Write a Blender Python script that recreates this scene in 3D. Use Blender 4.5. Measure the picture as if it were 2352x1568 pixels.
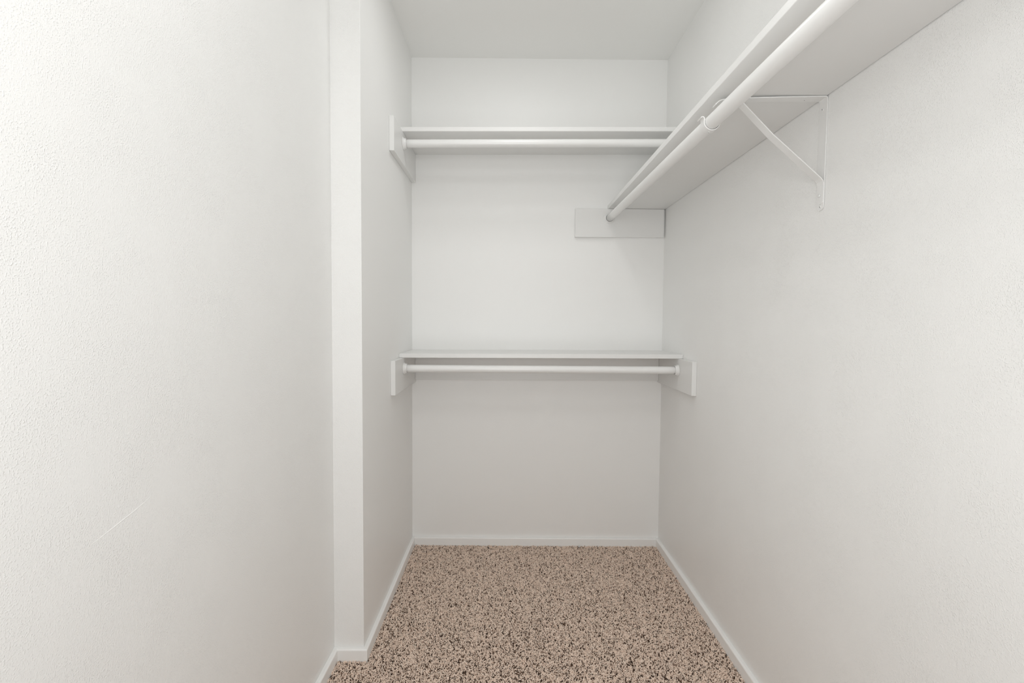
import bpy, bmesh, math, random
import numpy as np
from mathutils import Vector, Matrix

for o in list(bpy.data.objects):
    bpy.data.objects.remove(o, do_unlink=True)
scene = bpy.context.scene
C = scene.collection

# ------------------------------------------------------------------ camera
F_PX, PITCH, YAW, ROLL = 1100.0, 0.0434, 0.0043, -0.0083
CAM = Vector((0.0163, -2.4228, 1.1474))
cam_data = bpy.data.cameras.new('camera')
cam_data.sensor_fit = 'HORIZONTAL'
cam_data.sensor_width = 36.0
cam_data.lens = F_PX * 36.0 / 2352.0
cam_data.clip_start = 0.02
cam = bpy.data.objects.new('camera', cam_data)
C.objects.link(cam)
_cy, _sy, _cp, _sp = math.cos(YAW), math.sin(YAW), math.cos(PITCH), math.sin(PITCH)
_R = Vector((_cy, -_sy, 0)); _F = Vector((_sy * _cp, _cy * _cp, -_sp)); _U = Vector((_sy * _sp, _cy * _sp, _cp))
_cr, _sr = math.cos(ROLL), math.sin(ROLL)
_R2 = _R * _cr - _U * _sr
_U2 = _R * _sr + _U * _cr
m = Matrix.Identity(4)
for i in range(3):
    m[i][0], m[i][1], m[i][2], m[i][3] = _R2[i], _U2[i], -_F[i], CAM[i]
cam.matrix_world = m
scene.camera = cam

# ------------------------------------------------------------------ light and exposure
w = bpy.data.worlds.new('bedroom_daylight'); scene.world = w
w.use_nodes = True
w.node_tree.nodes['Background'].inputs['Color'].default_value = (0.95, 0.97, 1.0, 1)
w.node_tree.nodes['Background'].inputs['Strength'].default_value = 0.3

def area(name, loc, target, sx, sy, power, color=(1, 1, 1)):
    d = bpy.data.lights.new(name, 'AREA')
    d.shape = 'RECTANGLE'; d.size = sx; d.size_y = sy; d.energy = power; d.color = color
    o = bpy.data.objects.new(name, d); C.objects.link(o)
    o.location = loc
    o.rotation_euler = (Vector(target) - Vector(loc)).to_track_quat('-Z', 'Y').to_euler()
    return o

# lamp on the closet ceiling near the door, daylight from the bedroom doorway, and added fill lights
area('ceiling_lamp_light', (-0.10, -2.15, 2.38), (-0.10, -2.15, 0), 0.60, 0.50, 5.0, (0.988, 0.992, 0.987))
area('alcove_fill_light', (0.05, -0.75, 2.42), (0.05, -0.75, 0), 0.20, 0.20, 2.0, (0.988, 0.992, 0.987))  # added fill above the alcove, no fixture stands here
area('doorway_light', (-0.02, -2.75, 1.52), (0.15, 0, 1.1), 0.20, 0.20, 3.3, (0.988, 0.992, 0.987))
area('fill_light_up', (-0.02, -2.78, 1.15), (-0.02, -1.70, 2.44), 0.40, 0.40, 7.0, (0.988, 0.992, 0.987))  # added bounce fill aimed upward to brighten the ceiling, not a real source
area('fill_light_low', (0.0, -2.80, 0.50), (0.10, -0.50, 0.20), 0.50, 0.50, 4.0, (0.988, 0.992, 0.987))  # added low fill for the floor end of the walls, not a real source

vs = scene.view_settings
vs.view_transform = 'Standard'; vs.look = 'None'; vs.gamma = 1.0; vs.use_curve_mapping = False
vs.exposure = 0.07
scene.cycles.max_bounces = 12
scene.cycles.diffuse_bounces = 8

# ------------------------------------------------------------------ room numbers (metres)
H = 2.44
YF = -3.05                      # front wall plane behind the camera
YJ, XJ = -0.8379, -0.5718       # jog of the left wall
def XL(y, z): return -0.4776 - 0.0029 * z / H - 0.0068 * y
def XR(y, z): return 0.7892 - 0.0038 * z / H - 0.0066 * y

# ------------------------------------------------------------------ materials
def new_mat(name, col, rough):
    mt = bpy.data.materials.new(name); mt.use_nodes = True
    b = mt.node_tree.nodes['Principled BSDF']
    b.inputs['Base Color'].default_value = (*col, 1)
    b.inputs['Roughness'].default_value = rough
    return mt, mt.node_tree, b

def paint(name, col, rough, scale, strength, dist, fine=0.25, spec=0.5):
    """orange-peel wall paint: rounded spatter blobs over a fine roller stipple"""
    mt, nt, b = new_mat(name, col, rough)
    b.inputs['Specular IOR Level'].default_value = spec
    N, L = nt.nodes, nt.links
    geo = N.new('ShaderNodeNewGeometry')
    n1 = N.new('ShaderNodeTexNoise'); n1.inputs['Scale'].default_value = scale; n1.inputs['Detail'].default_value = 2.0
    n1.inputs['Roughness'].default_value = 0.45
    L.new(geo.outputs['Position'], n1.inputs['Vector'])
    r1 = N.new('ShaderNodeValToRGB'); r1.color_ramp.elements[0].position = 0.52; r1.color_ramp.elements[1].position = 0.72
    L.new(n1.outputs['Fac'], r1.inputs['Fac'])
    n2 = N.new('ShaderNodeTexNoise'); n2.inputs['Scale'].default_value = scale * 2.6; n2.inputs['Detail'].default_value = 3.0
    L.new(geo.outputs['Position'], n2.inputs['Vector'])
    n3 = N.new('ShaderNodeTexNoise'); n3.inputs['Scale'].default_value = 9.0; n3.inputs['Detail'].default_value = 1.0
    L.new(geo.outputs['Position'], n3.inputs['Vector'])
    m3 = N.new('ShaderNodeMath'); m3.operation = 'MULTIPLY'
    L.new(r1.outputs['Color'], m3.inputs[0]); L.new(n3.outputs['Fac'], m3.inputs[1])
    m2 = N.new('ShaderNodeMath'); m2.operation = 'MULTIPLY_ADD'; m2.inputs[1].default_value = fine
    L.new(n2.outputs['Fac'], m2.inputs[0]); L.new(m3.outputs[0], m2.inputs[2])
    bp = N.new('ShaderNodeBump'); bp.inputs['Strength'].default_value = strength; bp.inputs['Distance'].default_value = dist
    L.new(m2.outputs[0], bp.inputs['Height']); L.new(bp.outputs['Normal'], b.inputs['Normal'])
    return mt

M_WALL = paint('textured_wall_paint', (0.860, 0.860, 0.850), 0.38, 430, 0.60, 0.0011, 0.18)
M_WALL_SMOOTH = paint('lightly_textured_wall_paint', (0.860, 0.860, 0.850), 0.45, 300, 0.20, 0.0010)
M_CEIL = paint('ceiling_paint', (0.865, 0.865, 0.85), 0.6, 120, 0.15, 0.0015)
M_BASE = paint('baseboard_paint', (0.88, 0.88, 0.87), 0.33, 60, 0.10, 0.0010, 0.4)
M_TRIM = paint('semi_gloss_trim_paint', (0.78, 0.78, 0.77), 0.36, 60, 0.10, 0.0010, 0.4)
M_ROD = paint('painted_rod_enamel', (0.81, 0.81, 0.80), 0.28, 90, 0.06, 0.0008, 0.4)
M_METAL = paint('painted_bracket_enamel', (0.81, 0.81, 0.80), 0.35, 150, 0.10, 0.0006, 0.4)
M_DARK, _, _b = new_mat('bare_dark_steel', (0.03, 0.028, 0.025), 0.5)

M_BACKING, nt, b = new_mat('carpet_backing', (0.10, 0.075, 0.058), 0.95)
n = nt.nodes.new('ShaderNodeTexNoise'); n.inputs['Scale'].default_value = 300
g = nt.nodes.new('ShaderNodeNewGeometry'); nt.links.new(g.outputs['Position'], n.inputs['Vector'])
r = nt.nodes.new('ShaderNodeValToRGB')
r.color_ramp.elements[0].color = (0.035, 0.020, 0.013, 1); r.color_ramp.elements[1].color = (0.15, 0.10, 0.072, 1)
nt.links.new(n.outputs['Fac'], r.inputs['Fac']); nt.links.new(r.outputs['Color'], b.inputs['Base Color'])

M_YARN, nt, b = new_mat('twisted_carpet_yarn', (0.5, 0.4, 0.33), 0.9)
b.inputs['Specular IOR Level'].default_value = 0.15
at = nt.nodes.new('ShaderNodeAttribute'); at.attribute_name = 'yarn'
r = nt.nodes.new('ShaderNodeValToRGB'); cr = r.color_ramp
cr.elements[0].position = 0.0; cr.elements[0].color = (0.13, 0.075, 0.048, 1)
cr.elements[1].position = 1.0; cr.elements[1].color = (0.95, 0.82, 0.71, 1)
e = cr.elements.new(0.11); e.color = (0.22, 0.145, 0.105, 1)
e = cr.elements.new(0.15); e.color = (0.82, 0.66, 0.55, 1)
e = cr.elements.new(0.70); e.color = (0.93, 0.775, 0.665, 1)
nt.links.new(at.outputs['Fac'], r.inputs['Fac']); nt.links.new(r.outputs['Color'], b.inputs['Base Color'])

# ------------------------------------------------------------------ helpers
def tag(o, label=None, cat=None, group=None, kind=None):
    if label: o['label'] = label
    if cat: o['category'] = cat
    if group: o['group'] = group
    if kind: o['kind'] = kind
    return o

def link_mesh(name, bm, mat, parent=None, smooth=False, bevel=0.0, seg=2):
    bmesh.ops.recalc_face_normals(bm, faces=bm.faces)
    if bevel:
        bmesh.ops.bevel(bm, geom=[e for e in bm.edges if e.calc_face_angle(0) > 0.5], offset=bevel,
                        segments=seg, profile=0.5, affect='EDGES', clamp_overlap=True)
    me = bpy.data.meshes.new(name); bm.to_mesh(me); bm.free()
    me.materials.append(mat)
    if smooth:
        me.shade_smooth()
    o = bpy.data.objects.new(name, me); C.objects.link(o)
    if parent:
        o.parent = parent
        o.matrix_parent_inverse = parent.matrix_world.inverted()
    return o

def hexa(lo, hi):
    """eight corners: lo/hi are four (x,y,z) each, same winding"""
    bm = bmesh.new()
    v = [bm.verts.new(p) for p in list(lo) + list(hi)]
    for f in ((3, 2, 1, 0), (4, 5, 6, 7), (0, 1, 5, 4), (1, 2, 6, 5), (2, 3, 7, 6), (3, 0, 4, 7)):
        bm.faces.new([v[i] for i in f])
    return bm

def box(x0, x1, y0, y1, z0, z1):
    return hexa([(x0, y0, z0), (x1, y0, z0), (x1, y1, z0), (x0, y1, z0)],
                [(x0, y0, z1), (x1, y0, z1), (x1, y1, z1), (x0, y1, z1)])

def empty(name, loc):
    o = bpy.data.objects.new(name, None); o.empty_display_size = 0.05
    o.location = loc; C.objects.link(o)
    o.matrix_world = Matrix.Translation(loc)
    return o

def frame(axis):
    a = Vector(axis).normalized()
    u = a.cross(Vector((0, 0, 1)))
    if u.length < 1e-4: u = Vector((1, 0, 0))
    u.normalize(); v = u.cross(a).normalized()
    return a, u, v

def lathe(p0, axis, prof, n=48, close=True):
    """prof: list of (distance along axis, radius)"""
    bm = bmesh.new(); a, u, v = frame(axis); p0 = Vector(p0)
    rings = []
    for d, rad in prof:
        rings.append([bm.verts.new(p0 + a * d + (u * math.cos(t) + v * math.sin(t)) * rad)
                      for t in [2 * math.pi * k / n for k in range(n)]])
    pairs = list(zip(rings, rings[1:]))
    if close: pairs.append((rings[-1], rings[0]))
    for A, B in pairs:
        for k in range(n):
            bm.faces.new((A[k], A[(k + 1) % n], B[(k + 1) % n], B[k]))
    if not close:
        bm.faces.new(rings[0]); bm.faces.new(rings[-1])
    return bm

# ------------------------------------------------------------------ setting
T = 0.11
def struct(o, label=None):
    o['kind'] = 'structure'
    if label: o['label'] = label
    return o

struct(link_mesh('wall_back', hexa(
    [(XL(0, -.05) - .02, 0, -.05), (XR(0, -.05) + .02, 0, -.05), (XR(0, 0) + .02, T, -.05), (XL(0, 0) - .02, T, -.05)],
    [(XL(0, H) - .02, 0, H), (XR(0, H) + .02, 0, H), (XR(0, H) + .02, T, H), (XL(0, H) - .02, T, H)]), M_WALL_SMOOTH),
    'white painted back wall of the closet')
struct(link_mesh('wall_right', hexa(
    [(XR(YF, -.05), YF, -.05), (XR(0, -.05) + T + .05, YF, -.05), (XR(0, 0) + T + .05, 0, -.05), (XR(0, -.05), 0, -.05)],
    [(XR(YF, H), YF, H), (XR(0, H) + T + .05, YF, H), (XR(0, H) + T + .05, 0, H), (XR(0, H), 0, H)]), M_WALL),
    'white textured right wall of the closet')
# alcove side wall with its narrow return facing the camera
struct(link_mesh('wall_alcove', hexa(
    [(XL(YJ, -.05), YJ, -.05), (XL(0, -.05), 0, -.05), (XJ - T, 0, -.05), (XJ - T, YJ, -.05)],
    [(XL(YJ, H), YJ, H), (XL(0, H), 0, H), (XJ - T, 0, H), (XJ - T, YJ, H)]), M_WALL_SMOOTH, bevel=0.0012),
    'white side wall of the alcove with a narrow return facing the camera')
_al = bpy.data.objects['wall_alcove']; _al.data.materials.append(M_WALL)
for _p in _al.data.polygons:
    if _p.normal.y < -.5: _p.material_index = 1      # the return facing the camera has the heavier texture
wl_o = struct(link_mesh('wall_left', box(XJ - T, XJ, YF, YJ, -.05, H), M_WALL),
              'white textured left wall nearest the camera')
struct(link_mesh('ceiling', box(XJ - T, XR(YF, 0) + T + .05, YF - T, T, H, H + .08), M_CEIL), 'plain white closet ceiling')
struct(link_mesh('floor', box(XJ - T, XR(YF, 0) + T + .05, YF - T, T, -.06, -.011), M_BACKING), 'floor under the carpet')

# front wall behind the camera with an open doorway
bm = bmesh.new()
DX0, DX1, DZ = -0.42, 0.42, 2.04
for (x0, x1, z0, z1) in ((XJ - T, DX0, -.05, H), (DX1, XR(YF, 0) + T, -.05, H), (DX0, DX1, DZ, H)):
    t = box(x0, x1, YF - T, YF, z0, z1)
    me = bpy.data.meshes.new('t'); t.to_mesh(me); t.free(); bm.from_mesh(me); bpy.data.meshes.remove(me)
struct(link_mesh('wall_front', bm, M_WALL_SMOOTH), 'wall behind the camera with the open doorway')

# small crease in the wall paint
pts = [(-1.7579, .8272), (-1.742, .8302), (-1.722, .8345), (-1.700, .8395), (-1.680, .8440), (-1.661, .8492), (-1.645, .8550)]
bm = bmesh.new(); prev = None
for i, (y, z) in enumerate(pts):
    k = math.sin(math.pi * (i + .35) / (len(pts) - .3)); wdt = .0006 + .0011 * k; h = .0001 + .0004 * k
    ring = [bm.verts.new((XJ - .0003, y, z - wdt)), bm.verts.new((XJ + h, y, z)), bm.verts.new((XJ - .0003, y, z + wdt))]
    if prev:
        for a in range(2): bm.faces.new((prev[a], prev[a + 1], ring[a + 1], ring[a]))
        bm.faces.new((prev[2], prev[0], ring[0], ring[2]))
    else: bm.faces.new(ring)
    prev = ring
bm.faces.new(prev)
link_mesh('paint_crease', bm, M_WALL_SMOOTH, wl_o, smooth=False)['label'] = 'thin curved crease in the wall paint'

# ------------------------------------------------------------------ baseboards: rounded profile with mitred ends
HB, TB = 0.0355, 0.0150
def prof(n=5, rr=.0055):
    p = [(0, -.010), (TB, -.010), (TB, HB - rr)]
    for k in range(1, n + 1):
        a = math.pi / 2 * k / n
        p.append((TB - rr + rr * math.cos(a), HB - rr + rr * math.sin(a)))
    p.append((0, HB)); return p
def baseboard(name, A, B, nA, nB, label):
    """A,B wall points; nA,nB offset direction at each end (miter), per unit thickness"""
    bm = bmesh.new(); P = prof()
    ra = [bm.verts.new((A[0] + nA[0] * t, A[1] + nA[1] * t, z)) for t, z in P]
    rb = [bm.verts.new((B[0] + nB[0] * t, B[1] + nB[1] * t, z)) for t, z in P]
    k = len(P)
    for i in range(k): bm.faces.new((ra[i], ra[(i + 1) % k], rb[(i + 1) % k], rb[i]))
    bm.faces.new(ra); bm.faces.new(rb)
    return struct(link_mesh(name, bm, M_BASE), label)
g_ = .0004
LB0 = (XL(0, 0) + g_, -g_); RB0 = (XR(0, 0) - g_, -g_)
baseboard('baseboard_back', LB0, RB0, (1, -1), (-1, -1), 'low white baseboard along the back wall')
baseboard('baseboard_right', RB0, (XR(YF, 0) - g_, YF + .001), (-1, -1), (-1, 0), 'low white baseboard along the right wall')
JC = (XL(YJ, 0) + g_, YJ - g_)
baseboard('baseboard_alcove', LB0, JC, (1, -1), (1, -1), 'low white baseboard along the alcove side wall')
JI = (XJ + g_, YJ - g_)
baseboard('baseboard_return', JC, JI, (1, -1), (1, -1), 'short white baseboard on the narrow wall return')
baseboard('baseboard_left', JI, (XJ + g_, YF + .001), (1, -1), (1, 0), 'low white baseboard along the left wall')

# ------------------------------------------------------------------ wooden shelves, cleats and ledger
def zlerp(zl, zr, x): return zl + (zr - zl) * (x + .478) / 1.267
GP = .0004
def back_shelf(zl, zr, label):
    th = .0190; yf = -.295
    zm = (zl + zr) / 2
    def c(y, dz): 
        x0, x1 = XL(y, zm) + GP, XR(y, zm) - GP
        return (x0, y, zlerp(zl, zr, x0) + dz), (x1, y, zlerp(zl, zr, x1) + dz)
    a, b_ = c(yf, 0); d, e_ = c(-GP, 0); a2, b2 = c(yf, th); d2, e2 = c(-GP, th)
    return tag(link_mesh('closet_shelf', hexa([a, b_, e_, d], [a2, b2, e2, d2]), M_TRIM, bevel=.0016), label, 'shelf')

back_shelf(1.9680, 1.9805, 'shorter white board shelf high across the back wall, above the upper rod')
back_shelf(.9785, .9840, 'waist-high white board shelf across the back wall, lowest of the three shelves')

def side_cleat(side, z0, z1, label, yb=-GP, th=.0195, yf=-.4560):
    s = 1 if side == 'l' else -1
    X = XL if side == 'l' else XR
    def q(y, z, t): return (X(y, z) + s * (GP * .6 + t), y, z)
    bm = hexa([q(yf, z0, 0), q(yf, z0, th), q(yb, z0, th), q(yb, z0, 0)],
              [q(yf, z1, 0), q(yf, z1, th), q(yb, z1, th), q(yb, z1, 0)])
    return tag(link_mesh('shelf_cleat', bm, M_TRIM, bevel=.0014), label, 'cleat')

side_cleat('l', 1.8290, 1.9675, 'white wooden cleat holding the left end of the high back shelf', yf=-.4600)
side_cleat('r', 1.8400, 1.9795, 'white cleat at the right end of the high back shelf, behind the long shelf')
side_cleat('l', .8340, .9780, 'white wooden cleat holding the left end of the waist-high back shelf', yf=-.4515)
side_cleat('r', .8415, .9835, 'white wooden cleat holding the right end of the waist-high back shelf', yf=-.4515)

# ledger under the lower shelf, between the side cleats
x0, x1 = XL(0, .9) + .0202, XR(0, .9) - .0202
tag(link_mesh('shelf_ledger', hexa(
    [(x0, -.0200, .8465), (x1, -.0200, .8520), (x1, -GP, .8520), (x0, -GP, .8465)],
    [(x0, -.0200, .9776), (x1, -.0200, .9832), (x1, -GP, .9832), (x0, -GP, .9776)]), M_TRIM, bevel=.001),
    'long flat white board on the back wall directly under the waist-high shelf, behind its rod', 'ledger board')

# cleat on the back wall for the long right-hand shelf
tag(link_mesh('shelf_cleat', hexa(
    [(.3360, -.0200, 1.5655), (XR(0, 1.6) - .0085, -.0200, 1.5675), (XR(0, 1.6) - .0085, -GP, 1.5675), (.3360, -GP, 1.5655)],
    [(.3360, -.0200, 1.7065), (XR(0, 1.6) - .0085, -.0200, 1.7065), (XR(0, 1.6) - .0085, -GP, 1.7065), (.3360, -GP, 1.7065)]),
    M_TRIM, bevel=.0014), 'flat white board on the back wall carrying the far end of the long right shelf', 'cleat')

# long shelf on the right wall
Z0, Z1 = 1.7072, 1.7262
def LX(y): return .4995 - .0070 * y
bm = hexa([(LX(YF), YF + .001, Z0), (XR(YF, Z0) - .0022, YF + .001, Z0), (XR(0, Z0) - .0010, -GP, Z0), (LX(0), -GP, Z0)],
          [(LX(YF), YF + .001, Z1), (XR(YF, Z0) - .0022, YF + .001, Z1), (XR(0, Z0) - .0010, -GP, Z1), (LX(0), -GP, Z1)])
long_shelf = tag(link_mesh('closet_shelf', bm, M_TRIM, bevel=.0016),
                 'long white board shelf running along the right wall towards the camera', 'shelf')

# ------------------------------------------------------------------ rods and sockets
RR = .0172
def rod(p0, p1, label):
    d = Vector(p1) - Vector(p0); L = d.length; n = 24
    bm = lathe(p0, d, [(0, RR * .9), (.001, RR)] + [(L * k / n, RR) for k in range(1, n)] + [(L - .001, RR), (L, RR * .9)], 64, close=False)
    return tag(link_mesh('closet_rod', bm, M_ROD, smooth=True), label, 'rod')

def socket(p, axis, label):
    """painted cup: stepped flange on the cleat and a rim around the rod end"""
    r0 = RR + .0012
    bm = lathe(p, axis, [(.0002, r0), (.0002, .0275), (.0016, .0275), (.0026, .0262), (.0030, .0242), (.0060, .0236),
                         (.0066, .0222), (.0140, .0212), (.0148, .0204), (.0148, r0)], 56)
    return tag(link_mesh('rod_socket', bm, M_ROD, smooth=True), label, 'rod socket')

def cross_rod(zl, zr, y, what, sl, sr, scl, scr):
    fl = Vector((XL(y, zl) + .0005 + .0195, y, zl)); fr = Vector((XR(y, zr) - .0005 - .0195, y, zr))
    ax = (fr - fl).normalized()
    rod(fl + ax * .0008, fr - ax * .0008, what)
    socket(fl, ax, sl); socket(fr, -ax, sr)
cross_rod(1.9185, 1.9330, -.285, 'white round hanging rod under the high back shelf',
          'white ring socket at the left end of the upper back rod', 'white ring socket at the right end of the upper back rod, behind the long shelf', 1, 1)
cross_rod(.9300, .9312, -.285, 'white round hanging rod under the waist-high back shelf, lowest of the three rods',
          'white ring socket at the left end of the lowest rod', 'white ribbed socket at the right end of the lowest rod', 1, 1)

BY = -1.2237                                     # front face of the bracket
rz = lambda y: 1.6585 + (1.6400 - 1.6585) * (y / BY)
P0 = Vector((.5045, -.0200, rz(0))); PB = Vector((.5100, BY, 1.6405))
ax = (PB - P0).normalized()
PE = P0 + ax * ((YF + .0225 - P0.y) / ax.y)
rod(P0 + ax * .0008, PE, 'long white round rod under the right-hand shelf, nearest the camera')
socket(P0, ax, 'white ring socket on the back-wall board at the far end of the long right rod')
socket(PE - ax * .0, -ax, 'white ring socket at the near end of the long right rod') if False else None

# ------------------------------------------------------------------ shelf and rod bracket
def strap(name, path, w0, w1, th, parent, taper=(0, 0), y_front=BY, closed_round=0.0):
    """flat metal strap following path in the X-Z plane; its width lies along Y"""
    P = [Vector((x, 0, z)) for x, z in path]
    S = [0.0]
    for a, b_ in zip(P, P[1:]): S.append(S[-1] + (b_ - a).length)
    # resample near rounded ends
    tot = S[-1]
    ts = set(S)
    for e0, flag in ((0, taper[0]), (1, taper[1])):
        if flag:
            rr = w0 / 2 if e0 == 0 else w1 / 2
            for k in range(9):
                dd = rr * (1 - math.cos(math.pi / 2 * k / 8))
                ts.add(dd if e0 == 0 else tot - dd)
    ts = sorted(t for t in ts if 0 <= t <= tot)
    bm = bmesh.new(); rings = []
    def at(t):
        for i in range(len(S) - 1):
            if t <= S[i + 1] + 1e-9:
                f = (t - S[i]) / max(1e-9, S[i + 1] - S[i]); return P[i].lerp(P[i + 1], f)
        return P[-1]
    for t in ts:
        c = at(t); e = 1e-3
        tg = (at(min(tot, t + e)) - at(max(0, t - e))).normalized()
        nrm = Vector((-tg.z, 0, tg.x))
        wd = w0 + (w1 - w0) * t / tot; hw = wd / 2; cyy = y_front + max(w0, w1) / 2
        for flag, dist_, rr in ((taper[0], t, w0 / 2), (taper[1], tot - t, w1 / 2)):
            if flag and dist_ < rr:
                hw = min(hw, math.sqrt(max(1e-9, rr * rr - (rr - dist_) ** 2)))
        hw = max(hw, .0004)
        rings.append([bm.verts.new((c.x + nrm.x * sx * th / 2, cyy + sy * hw, c.z + nrm.z * sx * th / 2))
                      for sx, sy in ((-1, -1), (1, -1), (1, 1), (-1, 1))])
    for A, B in zip(rings, rings[1:]):
        for k in range(4): bm.faces.new((A[k], A[(k + 1) % 4], B[(k + 1) % 4], B[k]))
    bm.faces.new(rings[0]); bm.faces.new(rings[-1])
    return link_mesh(name, bm, M_METAL, parent, bevel=.0)

XW = XR(BY, 1.6) - .0006
br = empty('shelf_bracket', (XW, BY, 1.4295))
tag(br, 'white metal bracket on the right wall, propping the long shelf and cradling its rod', 'bracket')
TH = .0024
# L-shaped wall leg and arm
strap('wall_leg', [(XW - TH / 2, 1.4290), (XW - TH / 2, 1.6960), (XW - .0020, 1.7030), (XW - .0045, 1.7050)], .0270, .0300, TH, br, taper=(1, 0))
armp = [(XW - .0045, 1.7050), (.70, 1.7036), (.60, 1.7010), (.560, 1.6990), (.545, 1.6978), (.535, 1.6965), (.5285, 1.6935), (.5235, 1.6895), (.5195, 1.6850)]
strap('shelf_arm', armp, .0300, .0180, TH, br)
# brace: flat foot on the leg, diagonal, bend under the arm, then the rod cradle
cr_c = PB + Vector((0, 0, 0)); rc = RR + .0012 + .0011
foot = [(XW - TH - .0012, 1.4440), (XW - TH - .0012, 1.4920), (XW - TH - .0030, 1.5000), (XW - TH - .0080, 1.5065)]
diag = [(.66, 1.6130), (.5800, 1.6930)]
strap('brace', foot + diag, .0250, .0230, TH, br, taper=(1, 0))
hk = [(.5800, 1.6930), (.5700, 1.6965), (.5600, 1.6930), (.5460, 1.6740)]
a0, a1 = math.radians(35), math.radians(-190)
for k in range(25):
    a = a0 + (a1 - a0) * k / 24
    hk.append((cr_c.x + rc * math.cos(a), cr_c.z + rc * math.sin(a)))
hx, hz = hk[-1]
for k in range(1, 9):
    a = math.radians(0 + 150 * k / 8)
    hk.append((hx - .0048 + .0048 * math.cos(a), hz + .004 + .0048 * math.sin(a)))
strap('rod_cradle', hk, .0220, .0220, .0020, br)

def screw(name, p, axis, rad, parent, mat=M_METAL):
    bm = lathe(p, axis, [(0, rad), (.0006, rad), (.0012, rad * .75), (.0014, rad * .3)], 20, close=False)
    s = link_mesh(name, bm, mat, parent, smooth=False)
    a, u, v = frame(axis); q = Vector(p) + a * .0013
    bm = bmesh.new()
    d1 = (u * .45 + v).normalized(); d2 = a.cross(d1)
    vs_ = [bm.verts.new(q + d1 * sx * rad * .60 + d2 * sy * .0005 + a * sz * .0004) for sx in (-1, 1) for sy in (-1, 1) for sz in (-1, 1)]
    for f in ((0, 1, 3, 2), (4, 6, 7, 5), (0, 4, 5, 1), (2, 3, 7, 6), (0, 2, 6, 4), (1, 5, 7, 3)): bm.faces.new([vs_[i] for i in f])
    sl = link_mesh('slot', bm, M_DARK, s); sl['label'] = 'dark screw slot'
    return s
screw('screw', (XW - TH, -1.2075, 1.6790), (-1, 0, 0), .0032, br)
screw('screw', (XW - TH, -1.2115, 1.4380), (-1, 0, 0), .0030, br)
screw('screw', (.7450, -1.2080, 1.7030), (0, 0, -1), .0026, br)
bm = lathe((XW - TH * 2 - .0012, -1.2110, 1.4660), (-1, 0, 0), [(-.0005, .0042), (.0006, .0042), (.0014, .0030), (.0017, .0012)], 24, close=False)
link_mesh('rivet', bm, M_METAL, br, smooth=True)
screw('screw', (cr_c.x - .0030, BY + .013, cr_c.z - rc - .0008), (-.12, 0, -1), .0022, br)

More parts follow.
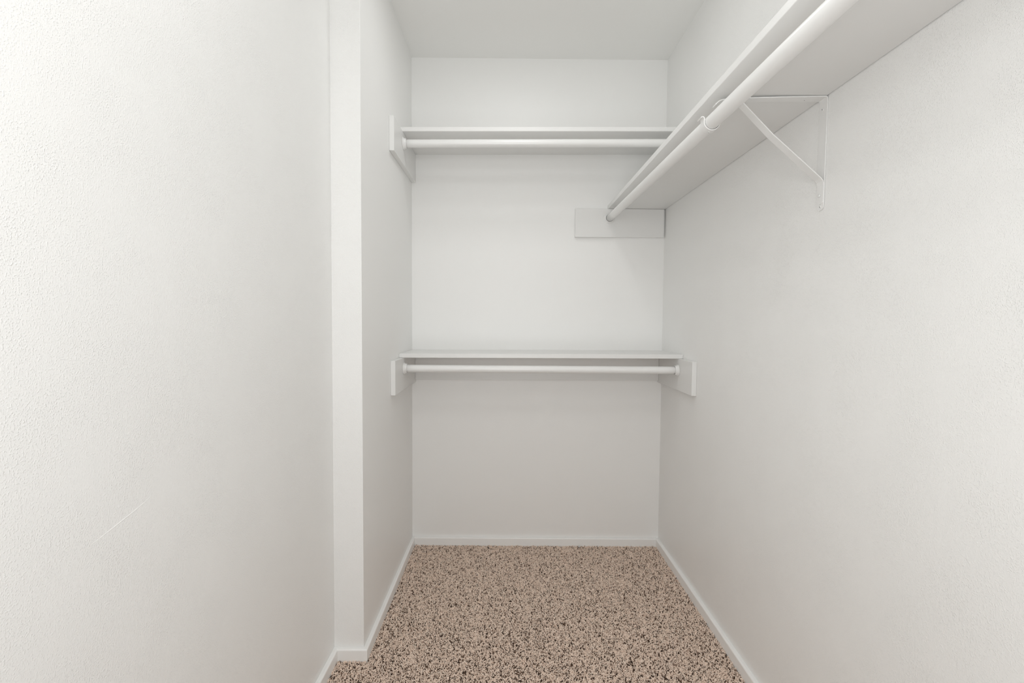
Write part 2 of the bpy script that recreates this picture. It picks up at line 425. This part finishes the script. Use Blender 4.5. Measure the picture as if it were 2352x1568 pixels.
# ------------------------------------------------------------------ carpet pile
def carpet():
    rng = np.random.default_rng(7)
    def region(x0, x1, y0, y1, dens):
        n = int((x1 - x0) * (y1 - y0) * dens)
        return np.column_stack([rng.uniform(x0, x1, n), rng.uniform(y0, y1, n)])
    pts = np.vstack([region(-.600, .84, -1.45, .0, 72000), region(-.600, .84, YF, -1.45, 14000)])
    x, y = pts[:, 0], pts[:, 1]
    xl = np.where(y > YJ - TB * .6, -.4776 - .0068 * y, XJ) + TB * .75
    xr = .7892 - .0066 * y - TB * .75
    keep = (x > xl) & (x < xr) & (y < -TB * .75)
    keep &= ~((y > YJ - TB * .75) & (x < -.4776 - .0068 * y + TB * .75))
    pts = pts[keep]; n = len(pts)
    big = np.where(pts[:, 1] < -1.45, 1.9, 1.0)
    # low-frequency swirl for pile direction
    ang = rng.uniform(0, 2 * np.pi, n)
    lean = rng.uniform(.25, 1.25, n)
    length = rng.uniform(.0078, .0120, n) * big ** .5
    rad = rng.uniform(.00110, .00155, n) * big
    curl = rng.normal(0, 1.1, n)
    K = 5
    P = np.zeros((n, K, 3)); P[:, 0, :2] = pts; P[:, 0, 2] = -.0105
    d = ang.copy(); el = np.pi / 2 - lean * .5
    for k in range(1, K):
        st = length / (K - 1)
        P[:, k, 0] = P[:, k - 1, 0] + np.cos(d) * np.cos(el) * st
        P[:, k, 1] = P[:, k - 1, 1] + np.sin(d) * np.cos(el) * st
        P[:, k, 2] = P[:, k - 1, 2] + np.sin(el) * st
        d = d + curl * .55
        el = el - lean * .42
    top = P[:, :, 2].max(axis=1)
    P[:, :, 2] += np.minimum(0, .0030 - top)[:, None]
    # frames: tangent differences
    Tn = np.gradient(P, axis=1); Tn /= np.linalg.norm(Tn, axis=2, keepdims=True) + 1e-12
    up = np.array([0, 0, 1.0]); U = np.cross(Tn, up); nu = np.linalg.norm(U, axis=2, keepdims=True)
    U = np.where(nu > .05, U / (nu + 1e-9), np.array([1.0, 0, 0])); V = np.cross(Tn, U)
    S = 4
    taper = np.array([.8, 1.0, 1.05, 1.0, .62])
    a = np.arange(S) * 2 * np.pi / S
    R = (rad[:, None] * taper[None, :])[:, :, None, None]
    ringv = P[:, :, None, :] + R * (np.cos(a)[None, None, :, None] * U[:, :, None, :] + np.sin(a)[None, None, :, None] * V[:, :, None, :])
    verts = ringv.reshape(-1, 3)
    base = (np.arange(n) * K * S)[:, None]
    q = []
    for k in range(K - 1):
        for s in range(S):
            q.append([k * S + s, k * S + (s + 1) % S, (k + 1) * S + (s + 1) % S, (k + 1) * S + s])
    q.append([(K - 1) * S + s for s in range(S)])
    q = np.array(q).reshape(1, -1)
    idx = (base + q).reshape(-1).astype(np.int32)
    nf = len(idx) // 4
    me = bpy.data.meshes.new('carpet_pile')
    me.vertices.add(len(verts)); me.vertices.foreach_set('co', verts.astype(np.float32).ravel())
    me.loops.add(len(idx)); me.loops.foreach_set('vertex_index', idx)
    me.polygons.add(nf)
    me.polygons.foreach_set('loop_start', (np.arange(nf) * 4).astype(np.int32))
    me.polygons.foreach_set('loop_total', np.full(nf, 4, np.int32))
    at_ = me.attributes.new('yarn', 'FLOAT', 'POINT')
    val = np.repeat(rng.uniform(0, 1, n), K * S)
    at_.data.foreach_set('value', val.astype(np.float32))
    me.update(); me.validate()
    me.polygons.foreach_set('use_smooth', np.ones(len(me.polygons), bool))
    me.materials.append(M_YARN)
    o = bpy.data.objects.new('carpet_pile', me); C.objects.link(o)
    tag(o, 'beige and brown flecked cut-pile carpet covering the closet floor', 'carpet', kind='stuff')
carpet()
